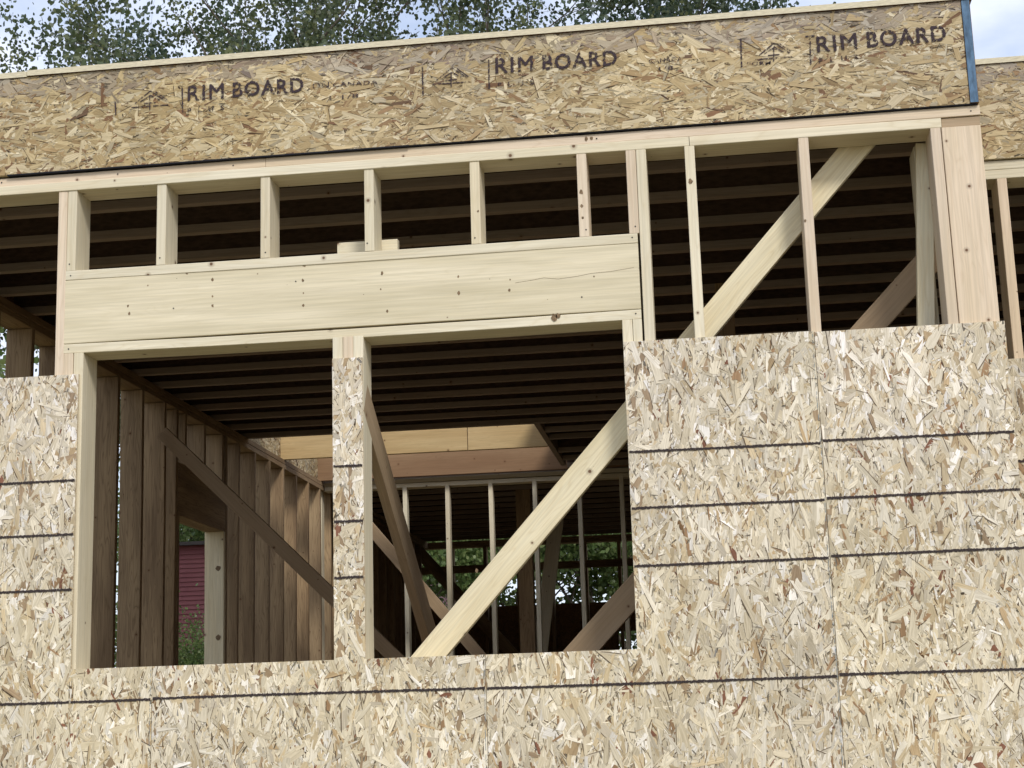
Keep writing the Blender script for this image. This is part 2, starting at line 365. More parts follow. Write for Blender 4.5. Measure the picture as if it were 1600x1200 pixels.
XL, XI = -1.55, -1.41                      # outer and inner face of the left wall
XR = 3.09                                  # right corner of the front wall
YB, YF = 8.30, 13.5                        # middle partition, far wall
ZP, ZT = 3.173, 3.249                      # underside and top of the doubled top plates
RIMZ = 3.656
XE, YREC = 7.2, .64                        # far right corner, recessed wall

def slab(name, x0, x1, y0, y1, z0, z1, mat, parent=None):
    V = [(x, y, z) for z in (z0, z1) for y in (y0, y1) for x in (x0, x1)]
    F = [(0, 2, 3, 1), (4, 5, 7, 6), (0, 1, 5, 4), (2, 6, 7, 3), (0, 4, 6, 2), (1, 3, 7, 5)]
    return mesh_obj(name, V, F, mat, parent)

# ------------------------------------------------------------------ front wall
fw = thing('front_wall', 'unfinished front wall framed in pale lumber, its lower half sheathed with strand board around a wide window opening', 'framed wall', (.77, 0, 0))
plate('bottom_plate', XL, XR, FLOOR, FLOOR+.038, CREAM, fw)
x_j1 = W(415, 255).x; x_j2 = W(1077, 222).x
p_ = plate('top_plate', XL, x_j1-.0007, 3.2115, ZT, PINK, fw); p_['label'] = 'pinkish upper top plate, left length'
p_ = plate('top_plate', x_j1+.0007, W(1531, 170).x, 3.2115, ZT, PINK, fw); p_['label'] = 'long pinkish upper top plate'
plate('top_plate', XL, x_j2-.001, ZP, 3.2105, CREAM, fw)
x_e = W(1470.5, 190).x
plate('top_plate', x_j2+.001, x_e, ZP, 3.2105, CREAM, fw)
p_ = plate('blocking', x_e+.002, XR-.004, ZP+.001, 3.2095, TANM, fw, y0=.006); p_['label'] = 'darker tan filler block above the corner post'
ZH0, ZH1 = 2.5605, 2.812                   # header board
ZHT, ZHB = 2.850, 2.5235
xk = W(92, 301).x; 
stud('king_stud', xk, xk+.036, FLOOR+.038, ZP, PINK, fw)
xh0 = xk+.0375; xh1 = W(1003, 500).x-.0012
plate('header_plate', xh0, xh1, ZH1+.0006, ZHT, CREAM, fw)
hd = board('header', (xh0, .019, (ZH0+ZH1)/2), (xh1, .019, (ZH0+ZH1)/2), ZH1-ZH0-.001, .038, (0, 1, 0), HEADM, fw, bow=0)
hd['label'] = 'wide pale header beam over the window opening'
board('header', (xh0, .121, (ZH0+ZH1)/2), (xh1, .121, (ZH0+ZH1)/2), ZH1-ZH0-.001, .038, (0, 1, 0), HEADM, fw, bow=0)
plate('header_plate', xh0, xh1, ZHB, ZH0-.0006, CREAM, fw)
# cripples above the header
xs = [xh0] + [W(u, v).x for u, v in ((245.5, 289), (407, 279), (568.5, 268), (733.3, 255), (900.3, 245), (977.3, 238))]
for i, x in enumerate(xs):
    st_ = stud('cripple_stud', x, x+.037, ZHT, ZP, PINK if i in (5, 6) else CREAM, fw)
# right king stud, common studs
x0 = W(993.5, 238).x
stud('king_stud', x0, x0+.037, FLOOR+.038, ZP, CREAM, fw)
for u, v, m in ((1069, 229, CREAM), (1247, 217, PINK)):
    x0 = W(u, v).x; stud('stud', x0, x0+.037, FLOOR+.038, ZP, m, fw)
x0 = W(1453.5, 203).x; stud('stud', x0, x0+.037, FLOOR+.038, ZP, PINK, fw)
o_ = board('leaning_stud', W(1443, 222, .165), W(1435, 520, .165)+Vector((-.02, 0, -.6)), .062, .038, (0, 1, 0), BRACE, fw); o_['label'] = 'olive stud leaning a little beside the corner'
o_.location.z -= .012
xs_ = W(1457.5, 500, .20).x; stud('stud', xs_-.018, xs_+.018, FLOOR+.038, ZP, CREAM, fw, y0=.187, y1=.325)
xpost = x0+.040
p_ = board('corner_post', ((xpost+XR-.004)/2, .020, FLOOR+.038), ((xpost+XR-.004)/2, .020, ZP), XR-.004-xpost, .038, (0, 1, 0), PINK, fw); p_['label'] = 'broad pinkish corner post at the right end'
stud('stud', xpost+.030, xpost+.068, FLOOR+.038, ZP, CREAM, fw, y0=.042, y1=.182)
# left trimmers, mullion, right trimmers
xt = xh0+.0005
stud('trimmer_stud', xt, xt+.038, FLOOR+.038, ZHB, PINK, fw)
stud('trimmer_stud', xt+.0405, xt+.0785, FLOOR+.038, ZHB, CREAM, fw)
XW0 = xt+.0785
xm = W(519.5, 540).x
for k, m in enumerate((CREAM, PINK, CREAM)):
    stud('mullion_stud', xm+.0392*k, xm+.0392*k+.0385, FLOOR+.038, ZHB, m, fw)
XM0, XM1 = xm, xm+.1169
xr = W(972, 505).x
stud('trimmer_stud', xr, xr+.037, FLOOR+.038, ZHB, CREAM, fw); stud('trimmer_stud', xr+.0385, xh1+.0005, FLOOR+.038, ZHB, CREAM, fw)
ZS = 1.336                                 # window sill
plate('sill_plate', XW0+.001, XM0-.001, ZS-.040, ZS-.002, CREAM, fw); plate('sill_plate', XM1+.001, xr-.001, ZS-.040, ZS-.002, CREAM, fw)
for k in range(1, 5):
    x = XW0+.05+.4064*k-.3
    for xx in (x,):
        if not XM0-.06 < xx < XM1+.03: stud('cripple_stud', xx, xx+.038, FLOOR+.038, ZS-.040, CREAM, fw)
stud('stud', -.90, -.862, FLOOR+.038, ZP, CREAM, fw); stud('stud', XL, XL+.038, FLOOR+.038, ZP, CREAM, fw)
# scrap behind the cripples
zt_ = W(560, 377, .145).z; zt2 = W(600, 375.5, .145).z
sb = board('wood_scrap', (W(527, 390, .145).x, .164, zt_-.062), (W(621, 386, .145).x, .164, zt_-.062), .124, .036, (0, 1, 0), CREAM)
tag(sb, 'short pale offcut standing behind the fourth short stud above the header', 'offcut')
# nail heads
def nails(parent, pts, name='nail_heads', r=.003):
    V, F = [], []
    for (x, y, z) in pts:
        i = len(V)
        for k in range(8): V.append((x+r*math.cos(k*math.pi/4), y, z+r*math.sin(k*math.pi/4)))
        F.append(tuple(range(i, i+8)))
    return mesh_obj(name, V, F, NAIL, parent)
rn = random.Random(3)
pts = []
for x in xs: pts += [(x+.018+rn.uniform(-.008, .008), -.0012, ZHT+.020+rn.uniform(0, .012))]
for z in (ZH0+.055, ZH0+.115, ZH0+.2):
    for k in range(8): 
        if rn.random() < .12: pts.append((xh0+.15+.26*k+rn.uniform(-.03, .03), -.0012, z+rn.uniform(-.02, .02)))
for k in range(9): pts.append((XL+.9+k*.46+rn.uniform(-.1, .1), -.0012, rn.choice((3.19, 3.228))))
for z in (ZH0-.02, ZHT-.02): pts += [(xh0+.02, -.0012, z), (xh1-.02, -.0012, z+.004)]
nf = nails(fw, pts); nf['label'] = 'dark nail heads across header, plates and short studs'

KNOT = plain('knot_wood', srgb(120, 100, 76), nscale=120, amt=.5)
def knots_on(parent, lst, yf):
    for u, v, rr in lst:
        c = W(u, v, yf); V, F = [], []
        V = [(c.x+rr*math.cos(k*.5236)*rn.uniform(.6, 1.2), yf, c.z+rr*1.35*math.sin(k*.5236)*rn.uniform(.6, 1.2)) for k in range(12)]
        mesh_obj('knot', V, [tuple(range(12))], KNOT, parent)
knots_on(hd, [(200, 478, .004), (202, 490, .005), (231, 446, .003), (332, 437, .006), (332, 463, .0035), (332, 478, .005), (473, 438, .005), (474, 458, .003), (474, 477, .005),
         (597, 427, .006), (595, 452, .003), (605, 486, .005), (716, 432, .004), (717, 458, .006), (797, 437, .003), (796, 453, .005), (928, 432, .003)], -.0004)
knots_on(fw, [(292, 424, .009), (475, 414, .007), (866, 496, .012), (872, 493, .008), (1079, 283, .009), (1258, 345, .006), (221, 283, .017), (228, 281, .009), (670, 251, .010), (681, 396, .010), (916, 217, .007), (924, 216, .006), (1010, 378, .005), (908, 300, .008), (909, 322, .006), (910, 340, .005), (747, 330, .004), (1480, 423, .007)], -.0005)
CRK = [(805, 442), (830, 438), (850, 434), (872, 436), (900, 432), (925, 427), (955, 424), (990, 418)]
for a_, b_ in zip(CRK[:-1], CRK[1:]):
    pass
V, F = [], []
for k, (u, v) in enumerate(CRK):
    c = W(u, v, -.0005); V += [(c.x, -.0005, c.z-.0006), (c.x, -.0005, c.z+.0006)]
    if k: F.append((2*k-2, 2*k, 2*k+1, 2*k-1))
mesh_obj('drying_crack', V, F, KNOT, hd)
YS = -.0115                                # street face of the sheathing
ZO = 2.4384
XOL = W(121.5, 700).x
ZMT = W(545, 559, YS).z
panels = [
    ([(XL, -1.2212, .0, ZO)], (XL, -1.2212), []),
    ([(-1.2192, XOL, 0, ZO), (XOL, -.001, 0, ZS)], (-1.2192, -.001), 0),
    ([(.001, 1.2182, 0, ZS), (XM0+.001, XM1-.002, ZS, ZMT)], (.001, 1.2182), 0),
    ([(1.2202, 2.4374, 0, ZS), (xr+.002, 2.4374, ZS, ZO)], (1.2202, 2.4374), 0),
    ([(2.4394, XR+.012, 0, ZO-.004)], (2.4394, XR+.012), 0)]
for i, (rects, (pa, pb), _) in enumerate(panels):
    hi = [(a, b_, max(c, .45), d) for a, b_, c, d in rects]
    lo = [(a, b_, 0, .45) for a, b_, c, d in rects if c < .45]
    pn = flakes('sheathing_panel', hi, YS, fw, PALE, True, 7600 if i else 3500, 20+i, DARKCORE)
    # lower strip of the same board, far below the picture: joined in as the same slab
    lo_o = flakes('sheathing_panel_low', lo, YS, fw, PALE, True, 1500, 40+i, DARKCORE)
    bm = bmesh.new(); bm.from_mesh(pn.data); bm.from_mesh(lo_o.data); bm.to_mesh(pn.data); bm.free()
    bpy.data.objects.remove(lo_o)
    dz = (-.0, 0, .0015, 0, .006)[i]
    for kz, z in enumerate((2.032, 1.8288, 1.6256, 1.2192, .8128, .6096)):
        segs_ = []
        for (a, b_, c, d) in hi:
            if c < z < d: segs_.append((a, b_))
        segs_.sort()
        for (a, b_) in segs_: guide_line(a+.003, b_-.003, z+dz, pn, YS-.0026, 100*i+kz)
    if i in (1, 2, 3): chalk_line(pb-.004, .5, ZS-.01 if i < 3 else ZO-.01, pn, YS-.0024, i)

# ------------------------------------------------------------------ floor deck over the storey: rim boards, joists, subfloor
fd = thing('upper_floor_deck', 'upper floor deck with stamped strand rim board along its front edge above the wall', 'floor deck', (.77, 3, ZT))
YR = -.002
x_rb = W(1507, 80, YR).x
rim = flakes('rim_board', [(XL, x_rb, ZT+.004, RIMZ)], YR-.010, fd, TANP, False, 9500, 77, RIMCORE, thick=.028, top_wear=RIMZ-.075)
rim['label'] = 'long tan strand rim board with black RIM BOARD stamps'
rim2 = slab('rim_board', x_rb+.0015, XR-.004, YR-.013, YREC, ZT+.005, RIMZ-.002, DARKCORE, fd); rim2['label'] = 'return rim board, its end grain painted blue'
slab('blue_edge', x_rb+.002, XR-.006, YR-.0155, YR-.0132, ZT+.006, RIMZ-.003, BLUE, rim2)
slab('gap_strip', W(14, 270).x, W(640, 238).x, YR-.014, .02, ZT-.0005, ZT+.0042, GAPBLACK, fd)  # black strips standing in for the shaded gap under the rim
slab('gap_strip', W(640, 238).x, XR-.01, YR-.008, .02, ZT+.0005, ZT+.0035, GAPBLACK, fd)
YT = YR-.0135
def at(u, v): return W(u, v, YT)
def stamp(base0, base1, cap, plus0, plus1, bar, logo, small, ink):
    q0_, q1_ = at(*base0), at(*base1)
    text_mesh('lettering', 'RIM', q0_, q0_.lerp(q1_, .31), cap, ink, rim, YT, bold=.0)['label'] = 'RIM in large black stamped capitals'
    text_mesh('lettering', 'BOARD', q0_.lerp(q1_, .393), q1_, cap, ink, rim, YT, bold=.006)['label'] = 'BOARD in large black stamped capitals'
    text_mesh('lettering', 'P  L  U  S', at(*plus0), at(*plus1), .021, ink, rim, YT, bold=.014)
    for a_, b_ in bar: strokes('stamp_bar', [(at(*a_), at(*b_))], .006, ink, rim, YT)
    (lx, ly) = logo                                     # left end of the base line; a peaked roof and tree mark
    q = lambda dx, dy: at(lx+dx, ly+dy-dx*.075)
    lg = [(q(0, 0), q(58, 0)), (q(6, -6), q(30, -24)), (q(30, -24), q(54, -6)), (q(14, -8), q(30, -17)), (q(30, -17), q(45, -8)), (q(29, -16), q(29, 6)), (q(20, -5), q(38, -5)), (q(38, -22), q(56, -8))]
    strokes('stamp_logo', lg, .0045, ink, rim, YT)
    for k, (a_, b_, s, hh) in enumerate(small):
        text_mesh('lettering', s, at(*a_), at(*b_), hh, INKF if k else ink, rim, YT, bold=.01)
stamp((293, 158), (473, 144), .061, (293, 177), (350, 172), [((284.5, 134), (285.5, 179))], (205, 168),
      [((488, 139), (514, 137), 'ON', .024), ((520, 136), (590, 131), 'CANADA', .017), ((515, 156), (560, 152), '1 1/8', .016)], INK)
stamp((774, 115), (963, 102), .061, (778, 137), (834, 132), [((763.5, 93), (764.5, 139)), ((660, 104), (661, 150))], (676, 132),
      [((1014, 99), (1066, 95), 'CANADA', .017), ((1030, 110), (1052, 108), '1/8', .014)], INK)
stamp((1277, 82), (1478, 64), .062, (1280, 99), (1341, 93), [((1265.5, 56), (1267, 103)), ((1258, 57), (1273, 56)), ((1157.5, 60), (1159, 105))], (1180, 93),
      [((1168, 103), (1205, 101), 'FORM', .016)], INK)
strokes('stamp_bar', [(at(180, 158), at(181, 180))], .006, INKF, rim, YT)
# recessed rim to the right and left side rim
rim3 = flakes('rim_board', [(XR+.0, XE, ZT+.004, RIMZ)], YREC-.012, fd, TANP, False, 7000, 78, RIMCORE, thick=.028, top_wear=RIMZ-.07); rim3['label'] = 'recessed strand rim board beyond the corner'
slab('rim_board', XL+.001, XL+.029, .02, YF+.14, ZT+.004, RIMZ-.001, RIMCORE, fd)
def osb_board(name, c0, c1):
    return None
SUBM = plain('subfloor_edge', srgb(206, 196, 168), nscale=40, amt=.2, streak=(1, 1, 8))
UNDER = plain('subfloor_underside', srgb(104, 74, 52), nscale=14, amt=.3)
# subfloor round the stair opening (x XI..0.76, y 6.03..6.93) in strips
OX0, OX1, OY0, OY1 = XL+.03, .762, 6.00, 6.93
xs0 = W(42, 113, -.02).x
for (a, b_, c, d, e) in ((XL-.01, xs0-.002, -.018, OY0, -.002), (xs0+.002, XR+.006, -.022, OY0, 0), (OX1, XE, OY0+.001, OY1, 0), (OX1+.001, XE, OY1+.001, YF+.15, 0), (XL-.01, OX1-.001, 8.35, YF+.15, 0), (XR+.008, XE, YREC-.02, OY0-.001, 0)):
    s_ = slab('subfloor_sheet', a, b_, c, d, RIMZ+.001+e, RIMZ+.024+e, SUBM, fd)
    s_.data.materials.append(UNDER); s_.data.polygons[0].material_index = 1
def ijoist(y, x0, x1, parent=fd):
    V, F = [], []
    def bx(ya, yb, za, zb):
        i = len(V)
        V.extend([(x, yy, z) for z in (za, zb) for yy in (ya, yb) for x in (x0, x1)])
        F.extend([tuple(i+k for k in f) for f in ((0, 2, 3, 1), (4, 5, 7, 6), (0, 1, 5, 4), (2, 6, 7, 3), (0, 4, 6, 2), (1, 3, 7, 5))])
    bx(y-.044, y, ZT+.0005, ZT+.038); bx(y-.044, y, RIMZ-.038, RIMZ-.0005); bx(y-.027, y-.017, ZT+.0385, RIMZ-.0385)
    cx = (x0+x1)/2
    V = [(a-cx, b_-y, c-ZT) for a, b_, c in V]
    o = mesh_obj('floor_joist', V, F, FLANGE, parent, Matrix.Translation((cx, y, ZT)))
    o.data.materials.append(WEB)
    for k in range(12, 18): o.data.polygons[k].material_index = 1
    return o
for k in range(15):
    ijoist(.51+.387*k, XL+.031, XE-.03 if k else XR-.06)
y = OY1+.36
ys_far = []
while y < YF:
    ys_far.append(y); y += .4064
for y in ys_far: ijoist(y, (OX1+.05) if y < 8.4 else XL+.031, XE-.03)
for k in range(2): ijoist(OY0+.31+.33*k, OX1+.05, XE-.03)
# trimmer along the right side of the opening, LVL faces on its far side
board('trimmer_joist', (OX1+.023, OY0-.03, (ZT+RIMZ)/2), (OX1+.023, 8.0, (ZT+RIMZ)/2), RIMZ-ZT-.01, .044, (1, 0, 0), FLANGE, fd, bow=0)
# ------------------------------------------------------------------ timbers across the far side of the stair opening
def beam(name, u0, v0, u1, Y, mat, z0, z1, label, thk=.04):
    a, b_ = W(u0, v0, Y).x, W(u1, v0, Y).x
    o = board(name, (a, Y+thk/2, (z0+z1)/2), (b_, Y+thk/2, (z0+z1)/2), z1-z0, thk, (0, 1, 0), mat, fd, bow=0)
    o['label'] = label
zb1 = ZT+.002
xa = W(625+.0, 690, 6.94).x
board('opening_header', (XI-.10, 6.96, (zb1+3.60)/2), (W(730, 690, 6.94).x, 6.96, (zb1+3.60)/2), 3.60-zb1, .04, (0, 1, 0), YELLOW, fd, bow=0)['label'] = 'yellow pine face across the stair opening, left length'
board('opening_header', (W(731.2, 690, 6.94).x, 6.962, (zb1+3.60)/2), (OX1-.002, 6.962, (zb1+3.60)/2), 3.60-zb1, .04, (0, 1, 0), YELLOW, fd, bow=0)['label'] = 'paler pine face across the stair opening, right length'
board('opening_header', (XI-.10, 8.20, (zb1+3.60)/2), (1.35, 8.20, (zb1+3.60)/2), 3.60-zb1, .04, (0, 1, 0), REDFIR, fd, bow=0)['label'] = 'reddish timber above the partition, behind the yellow one'
# short strand blocks at the left end
f1 = flakes('rim_blocking', [(OY0, OY1, ZT+.002, RIMZ-.002)], 0, fd, TANP, False, 5000, 81, RIMCORE, thick=.02)
f1.rotation_euler = (0, 0, R_(90)); f1.location = Vector((XI-.03, 0, 0)) - Vector(fd.location)
f2 = flakes('rim_blocking', [(OY1+.06, 8.17, ZT+.002, RIMZ-.002)], 0, fd, TANP, False, 5000, 82, RIMCORE, thick=.02)
f2.rotation_euler = (0, 0, R_(90)); f2.location = Vector((XI-.03, 0, 0)) - Vector(fd.location)

# ------------------------------------------------------------------ left wall (open studs)
lw = thing('side_wall', 'left side wall of bare brown studs running back from the window, with its own window opening', 'framed wall', (XL, 6, FLOOR))
def yplate(name, x0, x1, y0, y1, z0, z1, mat, parent):
    return board(name, ((x0+x1)/2, y0, (z0+z1)/2), ((x0+x1)/2, y1, (z0+z1)/2), x1-x0, z1-z0, (0, 0, 1), mat, parent)
def ystud(y, z0, z1, mat, parent, x0=XL, x1=XI, name='stud'):
    return board(name, ((x0+x1)/2, y+.019, z0), ((x0+x1)/2, y+.019, z1), x1-x0, .038, (0, 1, 0), mat, parent)
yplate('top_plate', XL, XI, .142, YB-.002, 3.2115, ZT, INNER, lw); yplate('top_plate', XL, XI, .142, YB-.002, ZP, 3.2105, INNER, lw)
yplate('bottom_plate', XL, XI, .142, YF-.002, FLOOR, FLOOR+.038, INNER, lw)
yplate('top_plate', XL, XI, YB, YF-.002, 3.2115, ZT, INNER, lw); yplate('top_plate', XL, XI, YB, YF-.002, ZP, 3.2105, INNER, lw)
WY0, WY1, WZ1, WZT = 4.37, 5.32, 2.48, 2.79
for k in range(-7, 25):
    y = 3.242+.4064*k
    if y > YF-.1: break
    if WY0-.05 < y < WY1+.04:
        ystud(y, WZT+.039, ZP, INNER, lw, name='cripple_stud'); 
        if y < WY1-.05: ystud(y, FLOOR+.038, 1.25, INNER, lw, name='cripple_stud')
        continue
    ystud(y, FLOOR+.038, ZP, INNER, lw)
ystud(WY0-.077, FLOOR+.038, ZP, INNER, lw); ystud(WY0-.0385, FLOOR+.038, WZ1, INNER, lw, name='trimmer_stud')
ts_ = ystud(WY1, FLOOR+.038, WZ1, BRACE, lw, name='trimmer_stud'); ts_['label'] = 'trimmer stud with two dark knots, its pale tone standing in for daylight'; ystud(WY1+.039, FLOOR+.038, ZP, INNER, lw)  # paler wood puts the daylight through the opening into its colour
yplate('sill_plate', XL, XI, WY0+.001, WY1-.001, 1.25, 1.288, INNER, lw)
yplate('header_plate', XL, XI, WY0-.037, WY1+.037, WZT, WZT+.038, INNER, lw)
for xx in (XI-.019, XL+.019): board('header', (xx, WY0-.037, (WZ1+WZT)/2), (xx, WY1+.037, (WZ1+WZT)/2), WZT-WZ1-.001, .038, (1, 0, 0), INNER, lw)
board('header', (XI-.07, WY0-.035, WZ1+.020), (XI-.07, WY1+.035, WZ1+.020), .062, .038, (0, 0, 1), INNER, lw)
for v in (888, 996):
    c = W(341, v, WY1); mesh_obj('knot', [(c.x+.020*math.cos(k*.5236)*rn.uniform(.8, 1.1), WY1-.0006, c.z+.020*math.sin(k*.5236)*rn.uniform(.8, 1.1)) for k in range(12)], [tuple(range(12))], KNOT, ts_)
# left wall sheathing beyond the partition, raised full height to shut out daylight
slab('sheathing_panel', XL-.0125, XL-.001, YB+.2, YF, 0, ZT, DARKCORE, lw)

# ------------------------------------------------------------------ middle partition
mw = thing('partition_wall', 'pale stud partition across the back of the room, seen through the right window opening', 'framed wall', (1, YB, FLOOR))
plate('top_plate', XL, 5.2, 3.2115, ZT, CREAM, mw, YB, YB+.14); plate('top_plate', XL, 5.2, ZP, 3.2105, CREAM, mw, YB, YB+.14)
plate('bottom_plate', XL, 5.2, FLOOR, FLOOR+.038, CREAM, mw, YB, YB+.14)
for u in (500, 633.5, 700.5, 768.5, 838, 908, 975):
    x = W(u, 850, YB).x; stud('stud', x-.019, x+.019, FLOOR+.038, ZP, CREAM, mw, YB, YB+.09)
for k in range(1, 9):
    x = W(975, 850, YB).x+.4064*k; stud('stud', x-.019, x+.019, FLOOR+.038, ZP, CREAM, mw, YB, YB+.09)

# ------------------------------------------------------------------ far wall, right side walls
bw = thing('far_wall', 'dark far wall of the house with strand sheathing below a row of open gaps showing foliage', 'framed wall', (1, YF, FLOOR))
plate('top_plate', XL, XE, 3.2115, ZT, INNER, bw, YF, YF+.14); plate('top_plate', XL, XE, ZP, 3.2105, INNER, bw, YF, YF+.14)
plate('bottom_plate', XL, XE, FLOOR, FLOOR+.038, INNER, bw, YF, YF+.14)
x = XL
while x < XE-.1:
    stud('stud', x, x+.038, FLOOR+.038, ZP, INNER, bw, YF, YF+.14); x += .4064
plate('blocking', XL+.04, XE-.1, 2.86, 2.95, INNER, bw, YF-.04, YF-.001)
wx0, wx1 = W(966, 1000, YF).x, W(995, 1000, YF).x+.5
wz1 = W(980, 985, YF).z
for (a, b_, c, d) in ((XL, wx0, 0, 2.46), (wx1, XE, 0, 2.46), (wx0, wx1, 0, 1.3), (wx0, wx1, wz1, 2.46)):
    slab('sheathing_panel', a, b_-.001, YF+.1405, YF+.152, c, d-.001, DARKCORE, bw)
rw = thing('right_wall', 'recessed wall section beyond the right corner with narrow studs over strand board', 'framed wall', (5, YREC, 0))
pl0 = XR+.002
plate('top_plate', pl0, XE, 3.2115, ZT, CREAM, rw, YREC, YREC+.14); plate('top_plate', pl0, XE, ZP, 3.2105, CREAM, rw, YREC, YREC+.14)
plate('bottom_plate', pl0, XE, FLOOR, FLOOR+.038, CREAM, rw, YREC, YREC+.14)
x0 = W(1558, 285, YREC).x
for k in range(10):
    stud('stud', x0+.4064*k, x0+.4064*k+.038, FLOOR+.038, ZP, PINK if k == 0 else CREAM, rw, YREC, YREC+.14)
zr = W(1590, 560, YREC-.012).z
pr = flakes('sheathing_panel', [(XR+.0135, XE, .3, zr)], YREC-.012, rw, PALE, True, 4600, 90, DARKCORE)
for z in (zr-.4064, zr-.6096, zr-.8128, zr-1.2192): guide_line(XR+.016, XE-.01, z, pr, YREC-.0146, int(z*100))
cw = thing('corner_return_wall', 'short return wall joining the corner post to the recessed section', 'framed wall', (XR, .3, 0))
for y in (.19, .42): board('stud', (XR-.047, y, FLOOR+.038), (XR-.047, y, ZP), .089, .038, (0, 1, 0), CREAM, cw)
yplate('top_plate', XR-.092, XR-.002, .184, YREC+.13, 3.2115, ZT, CREAM, cw); yplate('top_plate', XR-.092, XR-.002, .184, YREC+.13, ZP, 3.2105, CREAM, cw)
slab('sheathing_panel', XR, XR+.0115, .0, YREC-.014, 0, ZO-.004, EDGE, cw)
# interior post behind the right bay, and the outer right end
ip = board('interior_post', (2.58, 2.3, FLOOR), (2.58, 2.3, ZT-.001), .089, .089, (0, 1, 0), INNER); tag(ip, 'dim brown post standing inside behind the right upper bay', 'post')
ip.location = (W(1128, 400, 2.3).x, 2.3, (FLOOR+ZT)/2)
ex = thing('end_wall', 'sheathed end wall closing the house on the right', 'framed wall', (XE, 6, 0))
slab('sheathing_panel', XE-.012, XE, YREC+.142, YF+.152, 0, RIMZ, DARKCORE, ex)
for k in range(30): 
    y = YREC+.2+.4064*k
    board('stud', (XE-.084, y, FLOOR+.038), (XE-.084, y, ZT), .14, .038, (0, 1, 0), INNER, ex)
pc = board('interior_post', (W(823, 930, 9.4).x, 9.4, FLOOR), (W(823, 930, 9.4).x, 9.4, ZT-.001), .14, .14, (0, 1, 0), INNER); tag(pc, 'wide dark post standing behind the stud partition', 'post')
# ground storey floor of this level and foundation
fl = thing('lower_floor_deck', 'floor deck under the sheathed walls', 'floor deck', (1, 3, FLOOR))
slab('subfloor_sheet', XL, XR, .0, YF+.14, FLOOR-.023, FLOOR-.0005, plain('subfloor_face', srgb(176, 146, 104), nscale=25, amt=.25), fl)
slab('subfloor_sheet', XR+.0005, XE, YREC, YF+.14, FLOOR-.023, FLOOR-.0005, bpy.data.materials['subfloor_face'], fl)
slab('floor_frame', XL+.002, XR-.002, .002, YF+.13, .07, FLOOR-.024, RIMCORE, fl)
slab('floor_frame', XR-.001, XE-.014, YREC+.002, YF+.13, .07, FLOOR-.024, RIMCORE, fl)
CONC = plain('concrete', srgb(150, 146, 138), nscale=8, amt=.15)
fo = thing('foundation', 'low concrete foundation under the house frame', 'foundation', (1, 3, -.5))
slab('foundation_wall', XL+.01, XR-.01, .012, YF+.12, -.7, .069, CONC, fo); slab('foundation_wall', XR-.009, XE-.02, YREC+.012, YF+.12, -.7, .069, CONC, fo)

# ------------------------------------------------------------------ diagonal braces
def brace(label, a, b_, wdt, thk, nrm, mat, grp='diagonal wall braces'):
    o = board('diagonal_brace', a, b_, wdt, thk, nrm, mat, bow=.002); return tag(o, label, 'brace', grp)
# A: long bright brace behind the front wall
a0 = (W(643, 1024, .142)+W(702, 1020, .142))/2; a1 = (W(1310, 232, .142)+W(1361, 230, .142))/2
d = (a1-a0).normalized()
a0 -= d*.75; a1 = a1 - d*.02
dy = Vector((0, .020, 0))
A = board('diagonal_brace', a0+dy, a1+d*.10+dy, .098, .038, (0, 1, 0), BRACE, bow=.001)
tag(A, 'long bright board crossing the right window opening and rising behind the upper right studs', 'brace')
knots_on(A, [(940, 689, .013), (1240, 348, .014), (745, 892, .006)], .1424)
p0 = (W(885, 1015, .45)+W(942, 1010, .45))/2; p1 = (W(1340, 506, .45)+W(1394, 500, .45))/2
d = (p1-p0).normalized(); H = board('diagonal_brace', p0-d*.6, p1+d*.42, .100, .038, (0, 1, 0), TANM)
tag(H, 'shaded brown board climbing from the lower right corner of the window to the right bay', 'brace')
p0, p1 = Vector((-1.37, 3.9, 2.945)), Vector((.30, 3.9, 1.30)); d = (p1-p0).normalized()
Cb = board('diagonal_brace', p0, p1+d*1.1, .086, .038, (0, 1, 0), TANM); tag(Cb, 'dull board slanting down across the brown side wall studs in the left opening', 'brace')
# D: leans in from the mullion
XD = .770
e0, e1 = WX(583, 617, XD+.019), WX(681, 969, XD+.019); f0, f1_ = WX(585, 708, XD+.019), WX(663, 990, XD+.019)
e0.x = e1.x = f0.x = f1_.x = XD; d = (e1-e0).normalized(); wD = abs((f0-e0).cross(d).length+(f1_-e0).cross(d).length)/2
mid = (e0+e1+f0+f1_)/4
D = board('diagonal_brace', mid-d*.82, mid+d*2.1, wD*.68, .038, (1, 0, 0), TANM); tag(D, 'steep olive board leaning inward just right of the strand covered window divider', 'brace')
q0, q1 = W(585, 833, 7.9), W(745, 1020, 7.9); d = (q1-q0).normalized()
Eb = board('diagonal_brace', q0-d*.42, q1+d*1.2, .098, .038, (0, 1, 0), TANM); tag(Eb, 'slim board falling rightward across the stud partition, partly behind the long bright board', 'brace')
q0, q1 = W(687, 897, 13.3), W(800, 1020, 13.3); d = (q1-q0).normalized()
Fb = board('diagonal_brace', q0-d*.5, q1+d*1.2, .14, .038, (0, 1, 0), INNER); tag(Fb, 'darkest slanting board, deep inside against the far wall', 'brace')
q0, q1 = W(872, 793, 10.), W(846, 1010, 10.); d = (q1-q0).normalized()
Gb = board('diagonal_brace', q0-d*.2, q1+d*1.2, .14, .038, (0, 1, 0), CREAM); tag(Gb, 'steep greyish board leaning behind the partition studs beside the wide dark post', 'brace')

